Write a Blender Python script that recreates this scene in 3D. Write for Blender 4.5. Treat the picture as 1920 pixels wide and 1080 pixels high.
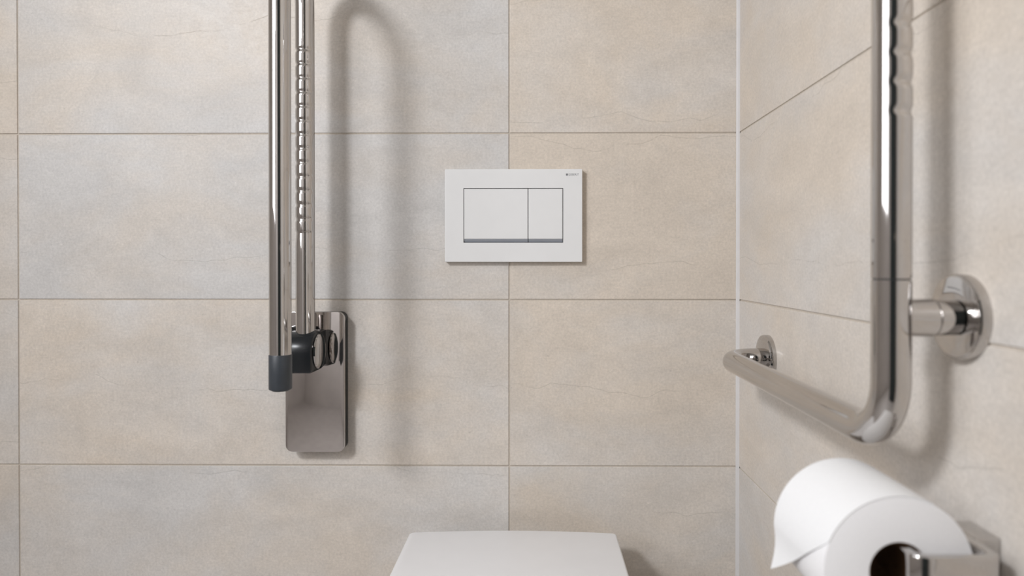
import bpy, bmesh, math, random
from mathutils import Vector, Matrix

for o in list(bpy.data.objects):
    bpy.data.objects.remove(o)
scene = bpy.context.scene
C = scene.collection
PI = math.pi

# ------------------------------------------------------------------ camera
D = 1.238            # camera to back wall
H = 0.971            # camera height
cam_data = bpy.data.cameras.new('camera')
cam_data.sensor_width = 36.0
cam_data.lens = 24.0
cam_data.shift_x = -0.0167
cam_data.shift_y = -0.0193
cam_data.clip_start = 0.02
cam_data.dof.use_dof = True
cam_data.dof.focus_distance = 1.21
cam_data.dof.aperture_fstop = 4.0
cam = bpy.data.objects.new('camera', cam_data)
C.objects.link(cam)
cam.location = (0.0174, -D, H)
cam.rotation_euler = (math.radians(90 - 0.35), 0, math.radians(0.58))
scene.camera = cam

# ------------------------------------------------------------------ world, lights, exposure
world = bpy.data.worlds.new('world')
scene.world = world
world.use_nodes = True
world.node_tree.nodes['Background'].inputs[0].default_value = (0.9, 0.95, 1.0, 1)
world.node_tree.nodes['Background'].inputs[1].default_value = 0.3

XL_ = -1.62           # left wall
def area(name, loc, target, shape, sx, sy, power, col):
    l = bpy.data.lights.new(name, 'AREA')
    l.shape = shape; l.size = sx
    if shape in ('RECTANGLE', 'ELLIPSE'):
        l.size_y = sy
    l.energy = power; l.color = col
    o = bpy.data.objects.new(name, l)
    C.objects.link(o)
    o.location = loc
    d = Vector(target) - Vector(loc)
    o.rotation_euler = d.to_track_quat('-Z', 'Y').to_euler()
    return o
key = area('key_lamp', (-1.25, -1.78, H + 1.10), (0.20, -0.40, 0.80), 'ELLIPSE', 0.38, 0.26, 10.0, (0.95, 0.965, 1.0))
key.data.spread = math.radians(110)
area('window_light', (XL_ + 0.02, -1.75, H + 0.80), (0.4, -1.75, H + 0.80), 'RECTANGLE', 1.30, 1.20, 25.0, (0.94, 0.96, 1.0))

vs = scene.view_settings
vs.view_transform = 'Standard'
vs.look = 'None'
vs.exposure = 0.0
vs.gamma = 1.0
vs.use_curve_mapping = False

# ------------------------------------------------------------------ materials
def mat(name, col, rough=0.5, metal=0.0, spec=0.5, coat=0.0):
    m = bpy.data.materials.new(name)
    m.use_nodes = True
    b = m.node_tree.nodes['Principled BSDF']
    b.inputs['Base Color'].default_value = (*col, 1)
    b.inputs['Roughness'].default_value = rough
    b.inputs['Metallic'].default_value = metal
    b.inputs['Specular IOR Level'].default_value = spec
    b.inputs['Coat Weight'].default_value = coat
    return m

def noise(nt, vec, scale, detail=4, rough=0.55, dist=0.0):
    n = nt.nodes.new('ShaderNodeTexNoise')
    n.inputs['Scale'].default_value = scale
    n.inputs['Detail'].default_value = detail
    n.inputs['Roughness'].default_value = rough
    n.inputs['Distortion'].default_value = dist
    if vec is not None:
        nt.links.new(vec, n.inputs['Vector'])
    return n.outputs['Fac']

def maprange(nt, val, a, b, c, d):
    n = nt.nodes.new('ShaderNodeMapRange')
    nt.links.new(val, n.inputs['Value'])
    n.inputs['From Min'].default_value = a
    n.inputs['From Max'].default_value = b
    n.inputs['To Min'].default_value = c
    n.inputs['To Max'].default_value = d
    return n.outputs['Result']

def math_node(nt, op, a, b=None):
    n = nt.nodes.new('ShaderNodeMath')
    n.operation = op
    for i, v in enumerate((a, b)):
        if v is None: continue
        if isinstance(v, (int, float)):
            n.inputs[i].default_value = v
        else:
            nt.links.new(v, n.inputs[i])
    return n.outputs[0]

def mixcol(nt, fac, a, b, blend='MIX'):
    n = nt.nodes.new('ShaderNodeMix')
    n.data_type = 'RGBA'; n.blend_type = blend
    for s, v in ((0, fac), (6, a), (7, b)):
        if isinstance(v, (int, float)):
            n.inputs[s].default_value = v
        elif isinstance(v, tuple):
            n.inputs[s].default_value = (*v, 1)
        else:
            nt.links.new(v, n.inputs[s])
    return n.outputs[2]

def subtle(m, scale, amount, bump=0.0, dist=0.0005, stretch=(1, 1, 1)):
    """procedural colour/relief variation on a plain material"""
    nt = m.node_tree
    b = nt.nodes['Principled BSDF']
    tc = nt.nodes.new('ShaderNodeTexCoord')
    mp = nt.nodes.new('ShaderNodeMapping')
    mp.inputs['Scale'].default_value = stretch
    nt.links.new(tc.outputs['Object'], mp.inputs['Vector'])
    f = noise(nt, mp.outputs[0], scale)
    col = tuple(b.inputs['Base Color'].default_value)[:3]
    v = maprange(nt, f, 0.3, 0.7, 1 - amount, 1 + amount)
    comb = nt.nodes.new('ShaderNodeCombineXYZ')
    for i in range(3): nt.links.new(v, comb.inputs[i])
    nt.links.new(mixcol(nt, 1.0, col, comb.outputs[0], 'MULTIPLY'), b.inputs['Base Color'])
    if bump:
        bp = nt.nodes.new('ShaderNodeBump')
        bp.inputs['Strength'].default_value = bump
        bp.inputs['Distance'].default_value = dist
        nt.links.new(f, bp.inputs['Height'])
        nt.links.new(bp.outputs[0], b.inputs['Normal'])
    return m

def tile_material():
    m = mat('stone_look_tile', (0.6, 0.55, 0.5), 0.36, 0, 0.22)
    nt = m.node_tree
    b = nt.nodes['Principled BSDF']
    L = nt.links.new
    tc = nt.nodes.new('ShaderNodeTexCoord')
    oi = nt.nodes.new('ShaderNodeObjectInfo')
    sep = nt.nodes.new('ShaderNodeSeparateColor')
    L(oi.outputs['Color'], sep.inputs[0])
    off = math_node(nt, 'MULTIPLY', sep.outputs[2], 60.0)
    comb = nt.nodes.new('ShaderNodeCombineXYZ')
    for i in range(3): L(off, comb.inputs[i])
    add = nt.nodes.new('ShaderNodeVectorMath'); add.operation = 'ADD'
    L(tc.outputs['Object'], add.inputs[0]); L(comb.outputs[0], add.inputs[1])
    v = add.outputs[0]
    mp = nt.nodes.new('ShaderNodeMapping')
    mp.inputs['Scale'].default_value = (1.0, 1.0, 1.7)
    L(v, mp.inputs['Vector'])
    streak = nt.nodes.new('ShaderNodeMapping')
    streak.inputs['Scale'].default_value = (0.25, 1.0, 1.6)
    L(v, streak.inputs['Vector'])
    big = noise(nt, mp.outputs[0], 3.2, 5, 0.55, 0.4)
    big2 = noise(nt, mp.outputs[0], 6.5, 5, 0.6, 0.8)
    fine = noise(nt, v, 230, 4, 0.75)
    mid = noise(nt, v, 55, 4, 0.65)
    st = noise(nt, streak.outputs[0], 300, 2, 0.6)
    # colour: grey <-> beige by large clouds plus a bias of the single tile (object colour red)
    g = maprange(nt, big, 0.35, 0.65, -0.42, 0.42)
    g = math_node(nt, 'ADD', g, sep.outputs[0])
    n = nt.nodes.new('ShaderNodeClamp'); L(g, n.inputs[0])
    col = mixcol(nt, n.outputs[0], (0.655, 0.582, 0.500), (0.630, 0.612, 0.592))
    # brightness clouds, flecks and fine horizontal brushing
    val = maprange(nt, big2, 0.3, 0.7, 0.93, 1.06)
    val = math_node(nt, 'MULTIPLY', val, maprange(nt, mid, 0.3, 0.7, 0.965, 1.035))
    val = math_node(nt, 'MULTIPLY', val, maprange(nt, fine, 0.25, 0.75, 0.86, 1.14))
    val = math_node(nt, 'MULTIPLY', val, maprange(nt, st, 0.3, 0.7, 0.97, 1.03))
    val = math_node(nt, 'MULTIPLY', val, maprange(nt, sep.outputs[1], 0, 1, 0.8, 1.2))
    fleck = noise(nt, v, 150, 2, 0.5)
    val = math_node(nt, 'MULTIPLY', val, maprange(nt, fleck, 0.68, 0.76, 1.0, 0.88))
    val = math_node(nt, 'MULTIPLY', val, maprange(nt, fleck, 0.24, 0.32, 1.10, 1.0))
    # faint trowel lines: thin wavering curves that come and go
    sx = nt.nodes.new('ShaderNodeSeparateXYZ'); L(v, sx.inputs[0])
    lm = nt.nodes.new('ShaderNodeMapping')
    lm.inputs['Scale'].default_value = (0.35, 1.0, 0.12)
    L(v, lm.inputs['Vector'])
    wav = noise(nt, lm.outputs[0], 9.0, 4, 0.55)
    zz = math_node(nt, 'ADD', sx.outputs[2], math_node(nt, 'MULTIPLY', wav, 0.16))
    fr = math_node(nt, 'PINGPONG', zz, 0.11)
    line = maprange(nt, fr, 0.0, 0.0012, 1.0, 0.0)
    gate = maprange(nt, big2, 0.44, 0.52, 0.0, 1.0)
    line = math_node(nt, 'MULTIPLY', line, gate)
    val = math_node(nt, 'SUBTRACT', val, math_node(nt, 'MULTIPLY', line, 0.15))
    cv = nt.nodes.new('ShaderNodeCombineXYZ')
    for i in range(3): L(val, cv.inputs[i])
    L(mixcol(nt, 1.0, col, cv.outputs[0], 'MULTIPLY'), b.inputs['Base Color'])
    L(maprange(nt, mid, 0.3, 0.7, 0.30, 0.42), b.inputs['Roughness'])
    hgt = math_node(nt, 'ADD', math_node(nt, 'MULTIPLY', fine, 0.5), math_node(nt, 'MULTIPLY', mid, 0.6))
    hgt = math_node(nt, 'SUBTRACT', hgt, math_node(nt, 'MULTIPLY', line, 0.8))
    bp = nt.nodes.new('ShaderNodeBump')
    bp.inputs['Strength'].default_value = 0.35
    bp.inputs['Distance'].default_value = 0.0006
    L(hgt, bp.inputs['Height']); L(bp.outputs[0], b.inputs['Normal'])
    return m

M = {}
M['tile'] = tile_material()
M['grout'] = subtle(mat('beige_grout', (0.55, 0.49, 0.42), 0.9), 300, 0.08, 0.3)
M['silicone'] = subtle(mat('pale_silicone', (0.62, 0.60, 0.59), 0.45), 40, 0.03)
M['wallpaint'] = subtle(mat('stone_wall_plain', (0.66, 0.63, 0.61), 0.45), 6, 0.06)
M['farwall'] = subtle(mat('stone_wall_far', (0.70, 0.67, 0.65), 0.45), 6, 0.06)
M['ceil'] = subtle(mat('pale_ceiling_paint', (0.55, 0.54, 0.52), 0.8), 20, 0.02)
M['floor'] = subtle(mat('grey_stone_floor', (0.52, 0.49, 0.47), 0.4), 12, 0.10)
M['stand_in_panel'] = subtle(mat('dark_teal_stand_in', (0.035, 0.05, 0.055), 0.4), 30, 0.10)  # for the added panel that gives the chrome its dark stripe
M['chrome'] = subtle(mat('polished_steel', (0.55, 0.53, 0.515), 0.05, 1.0), 30, 0.02)
M['steel'] = subtle(mat('satin_steel', (0.62, 0.59, 0.565), 0.16, 1.0), 200, 0.04)
M['platechrome'] = subtle(mat('grey_polished_steel', (0.60, 0.57, 0.555), 0.06, 1.0), 30, 0.02)
M['dark'] = subtle(mat('anthracite_plastic', (0.012, 0.014, 0.016), 0.26, 0, 0.35), 60, 0.06)
M['rubber'] = subtle(mat('anthracite_rubber', (0.040, 0.047, 0.056), 0.42, 0, 0.5), 90, 0.08)
M['white'] = subtle(mat('white_plastic', (0.79, 0.79, 0.785), 0.33, 0, 0.45), 30, 0.01)
M['ceramic'] = subtle(mat('white_ceramic', (0.80, 0.795, 0.80), 0.16, 0, 0.5), 20, 0.01)
M['lid'] = subtle(mat('white_seat_plastic', (0.86, 0.86, 0.87), 0.30, 0, 0.5), 20, 0.01)
M['strip'] = subtle(mat('blue_grey_metal', (0.42, 0.44, 0.48), 0.12, 1.0), 30, 0.02)
M['gap'] = subtle(mat('dark_gap', (0.03, 0.032, 0.035), 0.6), 30, 0.05)
M['print'] = subtle(mat('grey_print', (0.16, 0.165, 0.175), 0.6), 30, 0.02)
M['paper'] = subtle(mat('white_tissue', (0.84, 0.84, 0.84), 0.95, 0, 0.1), 500, 0.02, 0.25, 0.0004)
M['paperend'] = subtle(mat('white_tissue_end', (0.84, 0.83, 0.83), 0.95, 0, 0.1), 700, 0.04, 0.3, 0.0004)
M['card'] = subtle(mat('brown_cardboard', (0.16, 0.095, 0.055), 0.9, 0, 0.1), 120, 0.12)

# ------------------------------------------------------------------ mesh helpers
def link(name, bm, m, parent=None, smooth=False):
    me = bpy.data.meshes.new(name)
    bmesh.ops.recalc_face_normals(bm, faces=bm.faces)
    bm.to_mesh(me); bm.free()
    me.materials.append(m)
    o = bpy.data.objects.new(name, me)
    C.objects.link(o)
    if parent is not None:
        o.parent = parent
    if smooth:
        for p in me.polygons: p.use_smooth = len(p.vertices) < 7
        try:
            me.set_sharp_from_angle(angle=math.radians(38))
        except Exception:
            pass
    return o

def thing(name, label, cat, loc=(0, 0, 0)):
    o = bpy.data.objects.new(name, None)
    o.empty_display_size = 0.05
    C.objects.link(o)
    o.location = loc
    o['label'] = label; o['category'] = cat
    return o

def box(bm, x0, x1, y0, y1, z0, z1, bev=0.0, seg=2):
    r = bmesh.ops.create_cube(bm, size=1.0)
    for v in r['verts']:
        v.co = Vector((x0 + (v.co.x + .5) * (x1 - x0), y0 + (v.co.y + .5) * (y1 - y0), z0 + (v.co.z + .5) * (z1 - z0)))
    if bev:
        es = {e for v in r['verts'] for e in v.link_edges}
        bmesh.ops.bevel(bm, geom=list(es), offset=bev, segments=seg, profile=0.5, affect='EDGES')

def rrect(x0, x1, z0, z1, r, n=6):
    pts = []
    for cx, cz, a0 in ((x1 - r, z1 - r, 0), (x0 + r, z1 - r, 90), (x0 + r, z0 + r, 180), (x1 - r, z0 + r, 270)):
        for i in range(n + 1):
            a = math.radians(a0 + 90 * i / n)
            pts.append((cx + r * math.cos(a), cz + r * math.sin(a)))
    return pts

def loft(bm, rings, cap0=True, cap1=True):
    vr = [[bm.verts.new(p) for p in ring] for ring in rings]
    n = len(vr[0])
    for a, b in zip(vr[:-1], vr[1:]):
        for i in range(n):
            bm.faces.new((a[i], a[(i + 1) % n], b[(i + 1) % n], b[i]))
    if cap0: bm.faces.new(vr[0])
    if cap1: bm.faces.new(vr[-1])

def slab_y(bm, outline, yb, yf, bev, seg=3, inset=None):
    """outline (x,z) extruded from yb (back) to yf (front, smaller y) with a rounded front edge"""
    inset = inset or (lambda pts, d: inset_poly(pts, d))
    rings = [[(x, yb, z) for x, z in outline]]
    for i in range(seg + 1):
        a = PI / 2 * i / seg
        d = bev * (1 - math.cos(a)); yy = yf + bev * (1 - math.sin(a))
        rings.append([(x, yy, z) for x, z in inset(outline, d)])
    loft(bm, rings)

def inset_poly(pts, d):
    if d <= 0: return list(pts)
    n = len(pts); out = []
    for i in range(n):
        p0, p1, p2 = Vector(pts[i - 1]), Vector(pts[i]), Vector(pts[(i + 1) % n])
        e1 = (p1 - p0).normalized(); e2 = (p2 - p1).normalized()
        n1 = Vector((-e1.y, e1.x)); n2 = Vector((-e2.y, e2.x))
        b = (n1 + n2)
        b = b / max(b.length_squared / 2, 1e-6)
        q = p1 + b * d
        out.append((q.x, q.y))
    return out

def fillet_path(pts, rads, step=0.004, n=14):
    """polyline with rounded corners -> list of points"""
    pts = [Vector(p) for p in pts]
    out = [pts[0]]
    for i in range(1, len(pts) - 1):
        r = rads[i - 1]
        a = (pts[i - 1] - pts[i]).normalized(); b = (pts[i + 1] - pts[i]).normalized()
        ang = a.angle(b)
        t = r / math.tan(ang / 2)
        c = pts[i] + (a + b).normalized() * (r / math.sin(ang / 2))
        s = pts[i] + a * t; e = pts[i] + b * t
        u = (s - c); w = (e - c)
        tot = u.angle(w)
        ax = u.cross(w).normalized()
        for k in range(n + 1):
            out.append(c + Matrix.Rotation(tot * k / n, 3, ax) @ u)
    out.append(pts[-1])
    return out

def sweep(bm, path, radius, n=40, cap=True):
    """round tube along path; radius a number or function(point, direction)"""
    path = [Vector(p) for p in path]
    tang = []
    for i in range(len(path)):
        a = path[max(i - 1, 0)]; b = path[min(i + 1, len(path) - 1)]
        tang.append((b - a).normalized())
    t0 = tang[0]
    u = t0.cross(Vector((0.3, 0.9, 0.2)))
    if u.length < 0.1: u = t0.cross(Vector((1, 0, 0)))
    u.normalize()
    rings = []
    for i, p in enumerate(path):
        t = tang[i]
        if i:
            q = tang[i - 1].rotation_difference(t)
            u = q @ u
        u = (u - t * u.dot(t)).normalized()
        v = t.cross(u)
        ring = []
        for k in range(n):
            a = 2 * PI * k / n
            d = u * math.cos(a) + v * math.sin(a)
            r = radius(p, d) if callable(radius) else radius
            ring.append(p + d * r)
        rings.append(ring)
    loft(bm, rings, cap, cap)

def lathe(bm, prof, origin, axis, n=48, cap=True):
    """prof: list of (distance along axis, radius)"""
    ax = Vector(axis).normalized()
    u = ax.cross(Vector((0, 0, 1)))
    if u.length < 0.1: u = ax.cross(Vector((1, 0, 0)))
    u.normalize(); v = ax.cross(u)
    O = Vector(origin)
    rings = [[O + ax * h + (u * math.cos(2 * PI * k / n) + v * math.sin(2 * PI * k / n)) * r for k in range(n)] for h, r in prof]
    loft(bm, rings, cap, cap)

# ------------------------------------------------------------------ the room
XR = 0.384; XL = -1.62; YF = -2.90; YD = -1.78; CE = 2.416
def struct(name, bm, m):
    o = link(name, bm, m)
    o['kind'] = 'structure'
    return o

def slab(name, m, *b):
    bm = bmesh.new(); box(bm, *b)
    return struct(name, bm, m)

G = 0.0016   # recess of the grout
wall_back = slab('wall_back', M['grout'], XL, XR + 0.12, G, 0.12, 0, CE)
wall_right = slab('wall_right', M['grout'], XR + G, XR + 0.12, YD, G, 0, CE)
wall_left = slab('wall_left', M['wallpaint'], XL - 0.12, XL, YF, 0.12, 0, CE)
bm = bmesh.new()            # front wall, with an added step that brings the dark panel near the camera
loft(bm, [[(XL - 0.12, YF - 0.12, z), (XR + 0.12, YF - 0.12, z), (XR + 0.12, YD, z), (-0.48, YD, z), (-0.48, YF, z), (XL - 0.12, YF, z)] for z in (0, CE)])
wall_front = struct('wall_front', bm, M['farwall'])
slab('floor', M['floor'], XL - 0.12, XR + 0.12, YF - 0.12, 0.12, -0.1, 0)
slab('ceiling', M['ceil'], XL - 0.12, XR + 0.12, YF - 0.12, 0.12, CE, CE + 0.1)
bm = bmesh.new(); box(bm, -0.40, 0.28, YD, YD + 0.03, 0.0, 2.05, 0.004)
stand_in_panel = struct('stand_in_panel_1', bm, M['stand_in_panel'])  # added dark panel behind the camera, stands in for a person mirrored in chrome
bm = bmesh.new()
sweep(bm, fillet_path([(0.22, YD + 0.03, 1.03), (0.22, YD + 0.08, 1.03), (0.10, YD + 0.08, 1.03)], [0.015]), 0.009, 16)
link('panel_handle', bm, M['steel'], stand_in_panel, True)  # handle of the added panel

# tiles: each one an object, cut tiles at the corners
PX, PZ, J = 0.8975, 0.302, 0.0026
tile_cache = {}
def tile_mesh(w, h):
    key = (round(w, 4), round(h, 4))
    if key not in tile_cache:
        bm = bmesh.new()
        t, bv = 0.0085, 0.0009
        ring = lambda d, y: [(-w / 2 + d, y, -h / 2 + d), (w / 2 - d, y, -h / 2 + d), (w / 2 - d, y, h / 2 - d), (-w / 2 + d, y, h / 2 - d)]
        loft(bm, [ring(0, t), ring(0, bv), ring(bv * 0.3, bv * 0.3), ring(bv, 0)])
        bmesh.ops.recalc_face_normals(bm, faces=bm.faces)
        me = bpy.data.meshes.new('tile'); bm.to_mesh(me); bm.free()
        me.materials.append(M['tile'])
        tile_cache[key] = me
    return tile_cache[key]

rng = random.Random(11)
# grey bias / brightness / pattern seed of the tiles in view: (column, row)
TINT = {
    (1, 4): (0.60, 0.46, 0.13), (1, 3): (0.85, 0.47, 0.37), (1, 2): (0.42, 0.57, 0.71), (1, 1): (0.56, 0.54, 0.22),
    (2, 4): (0.18, 0.52, 0.91), (2, 3): (0.20, 0.50, 0.55), (2, 2): (0.34, 0.49, 0.05), (2, 1): (0.34, 0.47, 0.83),
    (0, 4): (0.40, 0.47, 0.44), (0, 3): (0.35, 0.45, 0.62), (0, 2): (0.35, 0.45, 0.29), (0, 1): (0.45, 0.43, 0.98),
}
def place_tile(wall, w, h, loc, rz, tint):
    o = bpy.data.objects.new('tile', tile_mesh(w, h))
    C.objects.link(o)
    o.parent = wall
    o.location = loc
    o.rotation_euler = (0, 0, rz)
    o.color = (*tint, 1)
bj = [-0.9284 - PX, -0.9284, -0.0309, -0.0309 + PX]
for c in range(3):
    x0 = max(bj[c], XL) + J / 2; x1 = min(bj[c + 1] - J / 2, XR - 0.001)
    for r in range(8):
        tint = TINT.get((c, r), (rng.uniform(0.2, 0.6), rng.uniform(0.45, 0.55), rng.random()))
        place_tile(wall_back, x1 - x0, PZ - J, ((x0 + x1) / 2, 0, (r + .5) * PZ), 0, tint)
rj = [0.0, -0.893, YD]
RT = {(0, 4): (0.34, 0.43, 0.17), (0, 3): (0.34, 0.43, 0.66), (0, 2): (0.40, 0.45, 0.35), (0, 1): (0.52, 0.45, 0.52)}
for c in range(2):
    y1 = rj[c] - (0.001 if c == 0 else J / 2); y0 = rj[c + 1] + J / 2
    for r in range(8):
        tint = RT.get((c, r), (rng.uniform(0.2, 0.6), rng.uniform(0.45, 0.55), rng.random()))
        place_tile(wall_right, y1 - y0, PZ - J, (XR, (y0 + y1) / 2, (r + .5) * PZ), -PI / 2, tint)
bm = bmesh.new()
q = 0.0052
loft(bm, [[(XR - q, 0, z), (XR - q * .45, -q * .45, z), (XR, -q, z), (XR + .001, .001, z)] for z in (0.0, CE)])
struct('trim_1', bm, M['silicone'])

# ------------------------------------------------------------------ toilet
TX = -0.0227
LZ = H - 0.466       # lid top
toilet = thing('toilet', 'white wall-hung toilet with closed flat lid under the flush plate', 'toilet', (TX, -0.0, 0.10))
def lid_outline(w, yb, yf, bow, rc, nf=28):
    """closed outline (x,y): gently bowed rear edge, straight sides, round front; counter-clockwise"""
    pts = []
    hw = w / 2
    for i in range(11):                      # rear edge right -> left
        s = 1 - 2 * i / 10
        x = s * (hw - rc)
        pts.append((x, yb + bow * (1 - s * s)))
    for i in range(1, 6):                    # rear left corner
        a = math.radians(90 + 90 * i / 6)
        pts.append((-hw + rc + rc * math.cos(a), yb - rc + rc * math.sin(a)))
    ys = yf + hw * 1.18
    for i in range(nf + 1):
        a = PI + PI * i / nf
        c, s = math.cos(a), math.sin(a)
        e = 0.86
        pts.append((hw * math.copysign(abs(c) ** e, c), ys + hw * 1.18 * math.copysign(abs(s) ** e, s)))
    for i in range(1, 6):
        a = math.radians(90 * i / 6)
        pts.append((hw - rc + rc * math.cos(a), yb - rc + rc * math.sin(a)))
    return pts
def slab_z(bm, outline, z0, z1, bev, seg=4):
    rings = []
    for i in range(seg + 1):
        a = PI / 2 * i / seg
        rings.append([(x, y, z0 + bev * (1 - math.sin(a)) ) for x, y in inset_poly(outline, bev * (1 - math.cos(a)))])
    rings.reverse()
    for i in range(seg + 1):
        a = PI / 2 * i / seg
        rings.append([(x, y, z1 - bev * (1 - math.sin(a))) for x, y in inset_poly(outline, bev * (1 - math.cos(a)))])
    loft(bm, rings)
o_lid = lid_outline(0.360, -0.0545, -0.530, 0.010, 0.010)
zb = 0.10
bm = bmesh.new(); slab_z(bm, o_lid, LZ - 0.016 - zb, LZ - zb, 0.004)
lid = link('lid', bm, M['lid'], toilet, True)
bm = bmesh.new(); slab_z(bm, lid_outline(0.352, -0.060, -0.524, 0.008, 0.02), LZ - 0.039 - zb, LZ - 0.018 - zb, 0.005)
link('seat', bm, M['lid'], toilet, True)
for s in (-1, 1):
    bm = bmesh.new()
    lathe(bm, [(-0.022, 0.008), (-0.020, 0.0098), (0.020, 0.0098), (0.022, 0.008)], (s * 0.078, -0.062, LZ - 0.029 - zb), (1, 0, 0), 20)
    link('hinge', bm, M['chrome'], toilet, True)
bm = bmesh.new()
rings = []
for dz, w, yf, rc in ((-0.041, 0.340, -0.515, 0.03), (-0.060, 0.352, -0.527, 0.03), (-0.10, 0.350, -0.522, 0.03), (-0.17, 0.325, -0.485, 0.03),
                      (-0.25, 0.275, -0.400, 0.03), (-0.31, 0.225, -0.300, 0.03), (-0.34, 0.19, -0.230, 0.03)):
    rings.append([(x, y, LZ + dz - zb) for x, y in lid_outline(w, -0.0005, yf, 0.0, rc)])
loft(bm, rings)
link('bowl', bm, M['ceramic'], toilet, True)

# ------------------------------------------------------------------ flush plate
fp = thing('flush_plate', 'white rectangular dual flush plate on the tiled wall above the toilet', 'flush plate', (-0.023, 0, H + 0.0038))
X0, X1, Z0, Z1 = -0.1236, 0.1236, 0.0, 0.1667
YP = -0.012
ax0, ax1, az0, az1 = -0.0900, 0.0891, 0.0346, 0.1325
bm = bmesh.new()
outer = rrect(X0, X1, Z0, Z1, 0.0015, 3)
n = len(outer)
def sqr(x0, x1, z0, z1):
    return rrect(x0, x1, z0, z1, 0.0004, 3)
rings = [[(x, 0.0, z) for x, z in inset_poly(outer, 0.001)], [(x, -0.002, z) for x, z in outer], [(x, YP + 0.0012, z) for x, z in outer],
         [(x, YP + 0.0003, z) for x, z in inset_poly(outer, 0.0004)], [(x, YP, z) for x, z in inset_poly(outer, 0.0012)]]
inner = sqr(ax0, ax1, az0, az1)
rings += [[(x, YP, z) for x, z in inner], [(x, -0.002, z) for x, z in inner]]
loft(bm, rings, True, True)
link('cover', bm, M['white'], fp)
bm = bmesh.new(); box(bm, ax0, ax1, -0.0035, -0.0021, az0, az1)
link('recess', bm, M['gap'], fp)
g = 0.0012
xm = (990.3 - 987) / 1044.0 + 0.023
for a, b in ((ax0 + g, xm - g * .5), (xm + g * .5, ax1 - g)):
    bm = bmesh.new(); box(bm, a, b, YP - 0.0006, -0.004, az0 + 0.0068, az1 - g, 0.0006, 2)
    btn = link('button', bm, M['white'], fp)
    bm = bmesh.new()
    zt = az0 + 0.0066; zbm = az0 + 0.0008
    loft(bm, [[(x, YP - 0.0004, zt), (x, YP + 0.0040, zbm), (x, -0.004, zbm), (x, -0.004, zt)] for x in (a, b)])
    st = link('edge_strip', bm, M['strip'], btn); st['label'] = 'chrome strip along the lower edge'
# print in the upper right corner
cu = bpy.data.curves.new('brand_text', 'FONT')
cu.body = 'GEBERIT'; cu.size = 0.0058; cu.space_character = 1.06
tmp = bpy.data.objects.new('tmp', cu); C.objects.link(tmp)
bpy.context.view_layer.update()
me = bpy.data.meshes.new_from_object(tmp.evaluated_get(bpy.context.evaluated_depsgraph_get()))
bpy.data.objects.remove(tmp)
xs = [v.co.x for v in me.vertices]; wtxt = max(xs) - min(xs)
x_start = (1065.8 - 987) / 1044 + 0.023; x_end = (1085.3 - 987) / 1044 + 0.023
k = (x_end - x_start) / wtxt
for v in me.vertices:
    v.co = Vector(((v.co.x - min(xs)) * k + x_start, YP - 0.00006, v.co.y * k * 1.1 + (495 - 329.3) / 1044 - 0.0038))
me.materials.clear(); me.materials.append(M['print'])
t = bpy.data.objects.new('lettering', me); C.objects.link(t); t.parent = fp
t['label'] = 'small grey printed word GEBERIT'
bm = bmesh.new()
lx = (1063.0 - 987) / 1044 + 0.023; lz = (495 - 327.4) / 1044 - 0.0038
box(bm, lx - 0.0017, lx + 0.0017, YP - 0.0001, YP - 0.00002, lz - 0.0018, lz + 0.0018)
link('logo_mark', bm, M['print'], fp)

# ------------------------------------------------------------------ fold-up support rail (left of the toilet)
fb = thing('folding_support_rail', 'polished steel folding support rail swung up beside the flush plate', 'support rail', (-0.377, 0, H - 0.3355))
def R(x, y, z):      # world -> local of the rail; z given relative to camera height
    return Vector((x + 0.377, y, z + 0.3355))
out = rrect(-0.430 + 0.377, -0.324 + 0.377, 0.0, 0.2505, 0.0125, 8)
bm = bmesh.new(); slab_y(bm, inset_poly(out, 0.0008), 0.0, -0.0195, 0.0004, 2)
link('wall_plate', bm, M['dark'], fb, True)
bm = bmesh.new(); slab_y(bm, out, -0.0196, -0.0255, 0.0012, 4)
link('cover_plate', bm, M['platechrome'], fb, True)
# hinge
bm = bmesh.new()
prof = []     # (y,z) side profile of the hinge block
for i in range(15):
    a = math.radians(62 + 128 * i / 14)
    prof.append((-0.070 + 0.037 * math.cos(a), -0.150 + 0.036 * math.sin(a)))
prof += [(-0.1068, -0.176), (-0.1045, -0.1815), (-0.099, -0.1835), (-0.050, -0.1835), (-0.0256, -0.180), (-0.0256, -0.116)]
def block(bm, x0, x1, bev):
    rings = []
    for x, d in ((x0, bev), (x0 + bev * .3, bev * .3), (x0 + bev, 0), (x1 - bev, 0), (x1 - bev * .3, bev * .3), (x1, bev)):
        rings.append([R(x, y, z) for y, z in inset_poly(prof, d)])
    loft(bm, rings)
block(bm, -0.4065, -0.357, 0.0045)
hb = link('hinge_block', bm, M['dark'], fb, True)
bm = bmesh.new()
lathe(bm, [(0, 0.0285), (0.002, 0.0298), (0.0045, 0.0290), (0.0065, 0.024), (0.0072, 0.017), (0.0075, 0.009), (0.0076, 0.002)], R(-0.3572, -0.070, -0.1495), (1, 0, 0), 48)
cap = link('pivot_cap', bm, M['chrome'], hb, True); cap['label'] = 'round polished pivot cap'
bm = bmesh.new()
lathe(bm, [(0, 0.0285), (0.002, 0.0298), (0.0045, 0.0290), (0.0065, 0.024), (0.0072, 0.017), (0.0075, 0.009), (0.0076, 0.002)], R(-0.4062, -0.070, -0.1495), (-1, 0, 0), 48)
link('pivot_cap', bm, M['chrome'], hb, True)
bm = bmesh.new()
box(bm, *(lambda a, b: (a.x, b.x, b.y, a.y, a.z, b.z))(R(-0.4155, -0.028, -0.150), R(-0.4005, -0.066, -0.1085)), 0.006, 4)
link('stop_lug', bm, M['dark'], hb, True)

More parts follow.
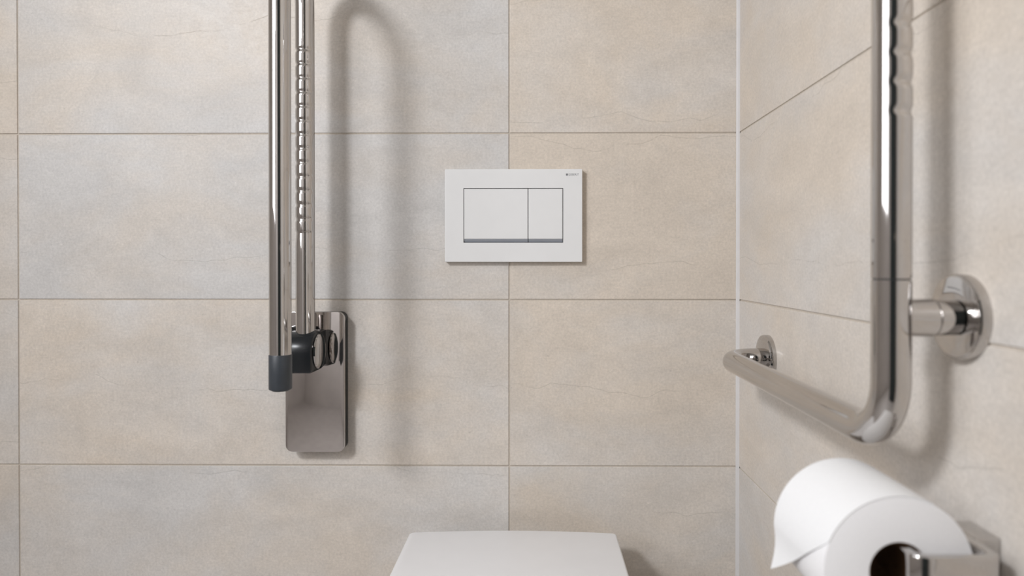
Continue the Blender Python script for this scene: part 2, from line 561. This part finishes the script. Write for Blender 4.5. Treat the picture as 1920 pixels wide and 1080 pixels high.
TR = 0.016
Pb = Vector((-0.3780, -0.072, 0)); Pf = Vector((-0.3610, -0.232, 0))
mid = (Pb + Pf) / 2; half = (Pf - Pb) / 2; RB = half.length; hd = half.normalized()
ZT = 0.440
path = []
zz = -0.128
while zz < 0.41:
    path.append(Pb + Vector((0, 0, zz)))
    zz += 0.0009 if 0.035 < zz < 0.37 else 0.02
path.append(Pb + Vector((0, 0, 0.425)))
for i in range(33):
    a = PI * i / 32
    path.append(mid - hd * RB * math.cos(a) + Vector((0, 0, ZT + RB * math.sin(a))))
path.append(Pf + Vector((0, 0, 0.1))); path.append(Pf + Vector((0, 0, -0.134)))
path = [R(*p) for p in path]
gdir = Vector((-0.42, -0.9, 0)).normalized()
Z_OFF = 0.3355
def grip(z, top, bottom, pitch, depth):
    """finger grip: pinched every pitch between top and bottom"""
    if z > top + 0.004 or z < bottom - 0.004: return 0.0
    nn = round((top - z) / pitch)
    nn = min(max(nn, 0), round((top - bottom) / pitch))
    d = z - (top - nn * pitch)
    return depth * math.exp(-(d / 0.0032) ** 2)
def rfun(p, d):
    z = p.z - Z_OFF
    if p.y > -0.1 and z < 0.40:
        return TR - grip(z, 0.364, 0.0525, 0.02396, 0.00135) * min(1.0, max(0.0, d.dot(gdir) * 1.5 + 0.35))
    return TR
bm = bmesh.new(); sweep(bm, path, rfun, 48)
link('tube', bm, M['chrome'], fb, True)
bm = bmesh.new()
lathe(bm, [(0, 0.0163), (0.0005, 0.0166), (0.050, 0.0166), (0.0515, 0.0158), (0.0517, 0.0128), (0.0532, 0.0125), (0.0536, 0.0118)], R(Pf.x, Pf.y, -0.1337), (0, 0, -1), 40)
e = link('end_cap', bm, M['rubber'], fb, True); e['label'] = 'dark grey rubber end cap'

# ------------------------------------------------------------------ L-shaped grab bar on the right wall
def Y(Z): return Z - D
BX = 0.3150; YN = Y(0.575); YE = Y(1.078); BZ = -0.1480; BR = 0.0155
gb = thing('grab_bar', 'L-shaped polished steel grab bar on the right wall above the toilet roll', 'grab bar', (XR, YN, H + BZ))
def L_(x, y, z): return Vector((x - XR, y - YN, z - BZ))
ZS = -0.0126
bm = bmesh.new()
p = fillet_path([L_(BX, YN, ZS - 0.0006), L_(BX, YN, BZ), L_(BX, YE, BZ), L_(XR - 0.010, YE, BZ)], [0.052, 0.052], n=20)
sweep(bm, p, BR, 48)
link('bent_tube', bm, M['chrome'], gb, True)
bm = bmesh.new(); lathe(bm, [(0, BR - .0012), (0.0016, BR - .0012)], L_(BX, YN, ZS - 0.0008), (0, 0, 1), 40)
link('seam_ring', bm, M['gap'], gb, True)
ZTOP = 0.62
path = [L_(BX, YN, ZS + 0.0006)]
zz = 0.05
while zz < 0.47:
    path.append(L_(BX, YN, zz)); zz += 0.001 if zz > 0.10 else 0.02
path += fillet_path([L_(BX, YN, 0.50), L_(BX, YN, ZTOP), L_(XR - 0.010, YN, ZTOP)], [0.040], n=14)
gd2 = Vector((0.85, -0.5, 0)).normalized()
def rf2(p, d):
    z = p.z + BZ
    if z < 0.48:
        return BR - grip(z, 0.462, 0.126, 0.024, 0.0016) * min(1.0, max(0.0, d.dot(gd2) * 1.6 + 0.1))
    return BR
bm = bmesh.new(); sweep(bm, path, rf2, 48)
link('grip_tube', bm, M['chrome'], gb, True)
def flange(yc, zc):
    bm = bmesh.new()
    lathe(bm, [(0.0, 0.0365), (0.0075, 0.0365), (0.0095, 0.0355), (0.0102, 0.0338), (0.0102, 0.0140)], L_(XR, yc, zc), (-1, 0, 0), 56)
    return link('wall_flange', bm, M['chrome'], gb, True)
flange(YE, BZ); flange(YN, ZTOP); fl = flange(YN + 0.012, -0.0450)
bm = bmesh.new()
lathe(bm, [(0.0, 0.0150), (0.018, 0.0150), (0.0190, 0.0158), (0.0205, 0.0161), (0.0580, 0.0161)], L_(XR - 0.0115, YN + 0.008, -0.0455), (-1, 0, 0), 40)
link('standoff', bm, M['chrome'], gb, True)

# ------------------------------------------------------------------ toilet roll holder and roll
hz = -0.2160
RXC = 0.2965; RZC = hz - 0.0206; RN = Y(0.526); RFAR = Y(0.621); RR = 0.0580
ho = thing('toilet_roll_holder', 'chrome flat-bar toilet roll holder fixed to the right wall', 'roll holder', (XR, Y(0.572), H + hz))
def Hh(x, y, z): return Vector((x - XR, y - Y(0.572), z - hz))
bm = bmesh.new()
a, b = Hh(0.3620, Y(0.540), hz - 0.042), Hh(XR, Y(0.578), hz)
box(bm, a.x, b.x, a.y, b.y, a.z, b.z, 0.0018, 3)
link('wall_bracket', bm, M['chrome'], ho, True)
bm = bmesh.new()
p2 = fillet_path([(0.3592, Y(0.570), 0), (0.3592, Y(0.508), 0), (0.2995, Y(0.508), 0), (0.2995, Y(0.632), 0)], [0.008, 0.011], n=10)
rings = []
for i, q in enumerate(p2):
    t = (p2[min(i + 1, len(p2) - 1)] - p2[max(i - 1, 0)]).normalized()
    nn = Vector((-t.y, t.x, 0))
    sec = []
    for u, w in rrect(-0.0042, 0.0042, -0.028, 0.0, 0.0012, 3):
        sec.append(Hh(q.x + nn.x * u, q.y + nn.y * u, hz + w - 0.0004))
    rings.append(sec)
loft(bm, rings)
link('arm', bm, M['chrome'], ho, True)

tr = thing('toilet_roll', 'white toilet paper roll with a loose sheet on the chrome holder', 'toilet roll', (RXC, RN, H + RZC - RR))
def T_(x, y, z): return Vector((x - RXC, y - RN, z - RZC + RR))
RC = 0.0226
def annulus(bm, r0, r1, ya, yb, bev, n=72):
    prof = [(r0, ya + bev * .4), (r0 + bev * .4, ya), (r1 - bev, ya), (r1 - bev * .3, ya + bev * .3), (r1, ya + bev), (r1, yb - bev), (r1 - bev * .3, yb - bev * .3), (r1 - bev, yb), (r0 + bev * .4, yb), (r0, yb - bev * .4)]
    rows = [[bm.verts.new(T_(RXC + r * math.cos(2 * PI * k / n), y, RZC + r * math.sin(2 * PI * k / n))) for k in range(n)] for r, y in prof]
    for i in range(len(rows)):
        A = rows[i]; B = rows[(i + 1) % len(rows)]
        for k in range(n):
            bm.faces.new((A[k], A[(k + 1) % n], B[(k + 1) % n], B[k]))
bm = bmesh.new(); annulus(bm, RC + 0.0002, RR, RN, RFAR, 0.0007)
link('paper_roll', bm, M['paperend'], tr, True)
bm = bmesh.new(); annulus(bm, RC - 0.0008, RC, RN + 0.0008, RFAR - 0.0008, 0.0004)
link('cardboard_core', bm, M['card'], tr, True)
# loose sheet: wraps over the top, lifts off at the left and hangs, torn on a slant
bm = bmesh.new()
NS, NA = 26, 60
grid = []
for i in range(NS + 1):
    s = i / NS                                 # 0 near face, 1 far face
    y = RN - 0.0002 + s * (RFAR - RN + 0.0004)
    row = []
    total = 0.098 + 0.064 * s ** 0.9            # arc length from the start on the right side
    for j in range(NA + 1):
        L = total * j / NA
        a = math.radians(62) + L / (RR + 0.001)
        r = RR + 0.0007 + 0.0042 * s * math.sin(min(1, L / 0.10) * PI * .5)
        amax = math.radians(180)
        if a <= amax:
            x = RXC + r * math.cos(a); z = RZC + r * math.sin(a)
        else:
            h = (a - amax) * (RR + 0.001)
            x = RXC - r - 0.9 * h * h * s * 1.5 + 0.0015 * math.sin(h * 90); z = RZC - h
        row.append((x, y, z))
    grid.append(row)
th = 0.0006
top = [[bm.verts.new(T_(*p)) for p in row] for row in grid]
bot = []
for row in grid:
    rb = []
    for (x, y, z) in row:
        d = Vector((RXC - x, 0, RZC - z if z > RZC else 0)).normalized()
        rb.append(bm.verts.new(T_(x + d.x * th, y, z + d.z * th)))
    bot.append(rb)
for i in range(NS):
    for j in range(NA):
        bm.faces.new((top[i][j], top[i + 1][j], top[i + 1][j + 1], top[i][j + 1]))
        bm.faces.new((bot[i][j], bot[i][j + 1], bot[i + 1][j + 1], bot[i + 1][j]))
for i in range(NS):
    bm.faces.new((top[i][0], bot[i][0], bot[i + 1][0], top[i + 1][0]))
    bm.faces.new((top[i][NA], top[i + 1][NA], bot[i + 1][NA], bot[i][NA]))
for j in range(NA):
    bm.faces.new((top[0][j], top[0][j + 1], bot[0][j + 1], bot[0][j]))
    bm.faces.new((top[NS][j], bot[NS][j], bot[NS][j + 1], top[NS][j + 1]))
link('loose_sheet', bm, M['paper'], tr, True)
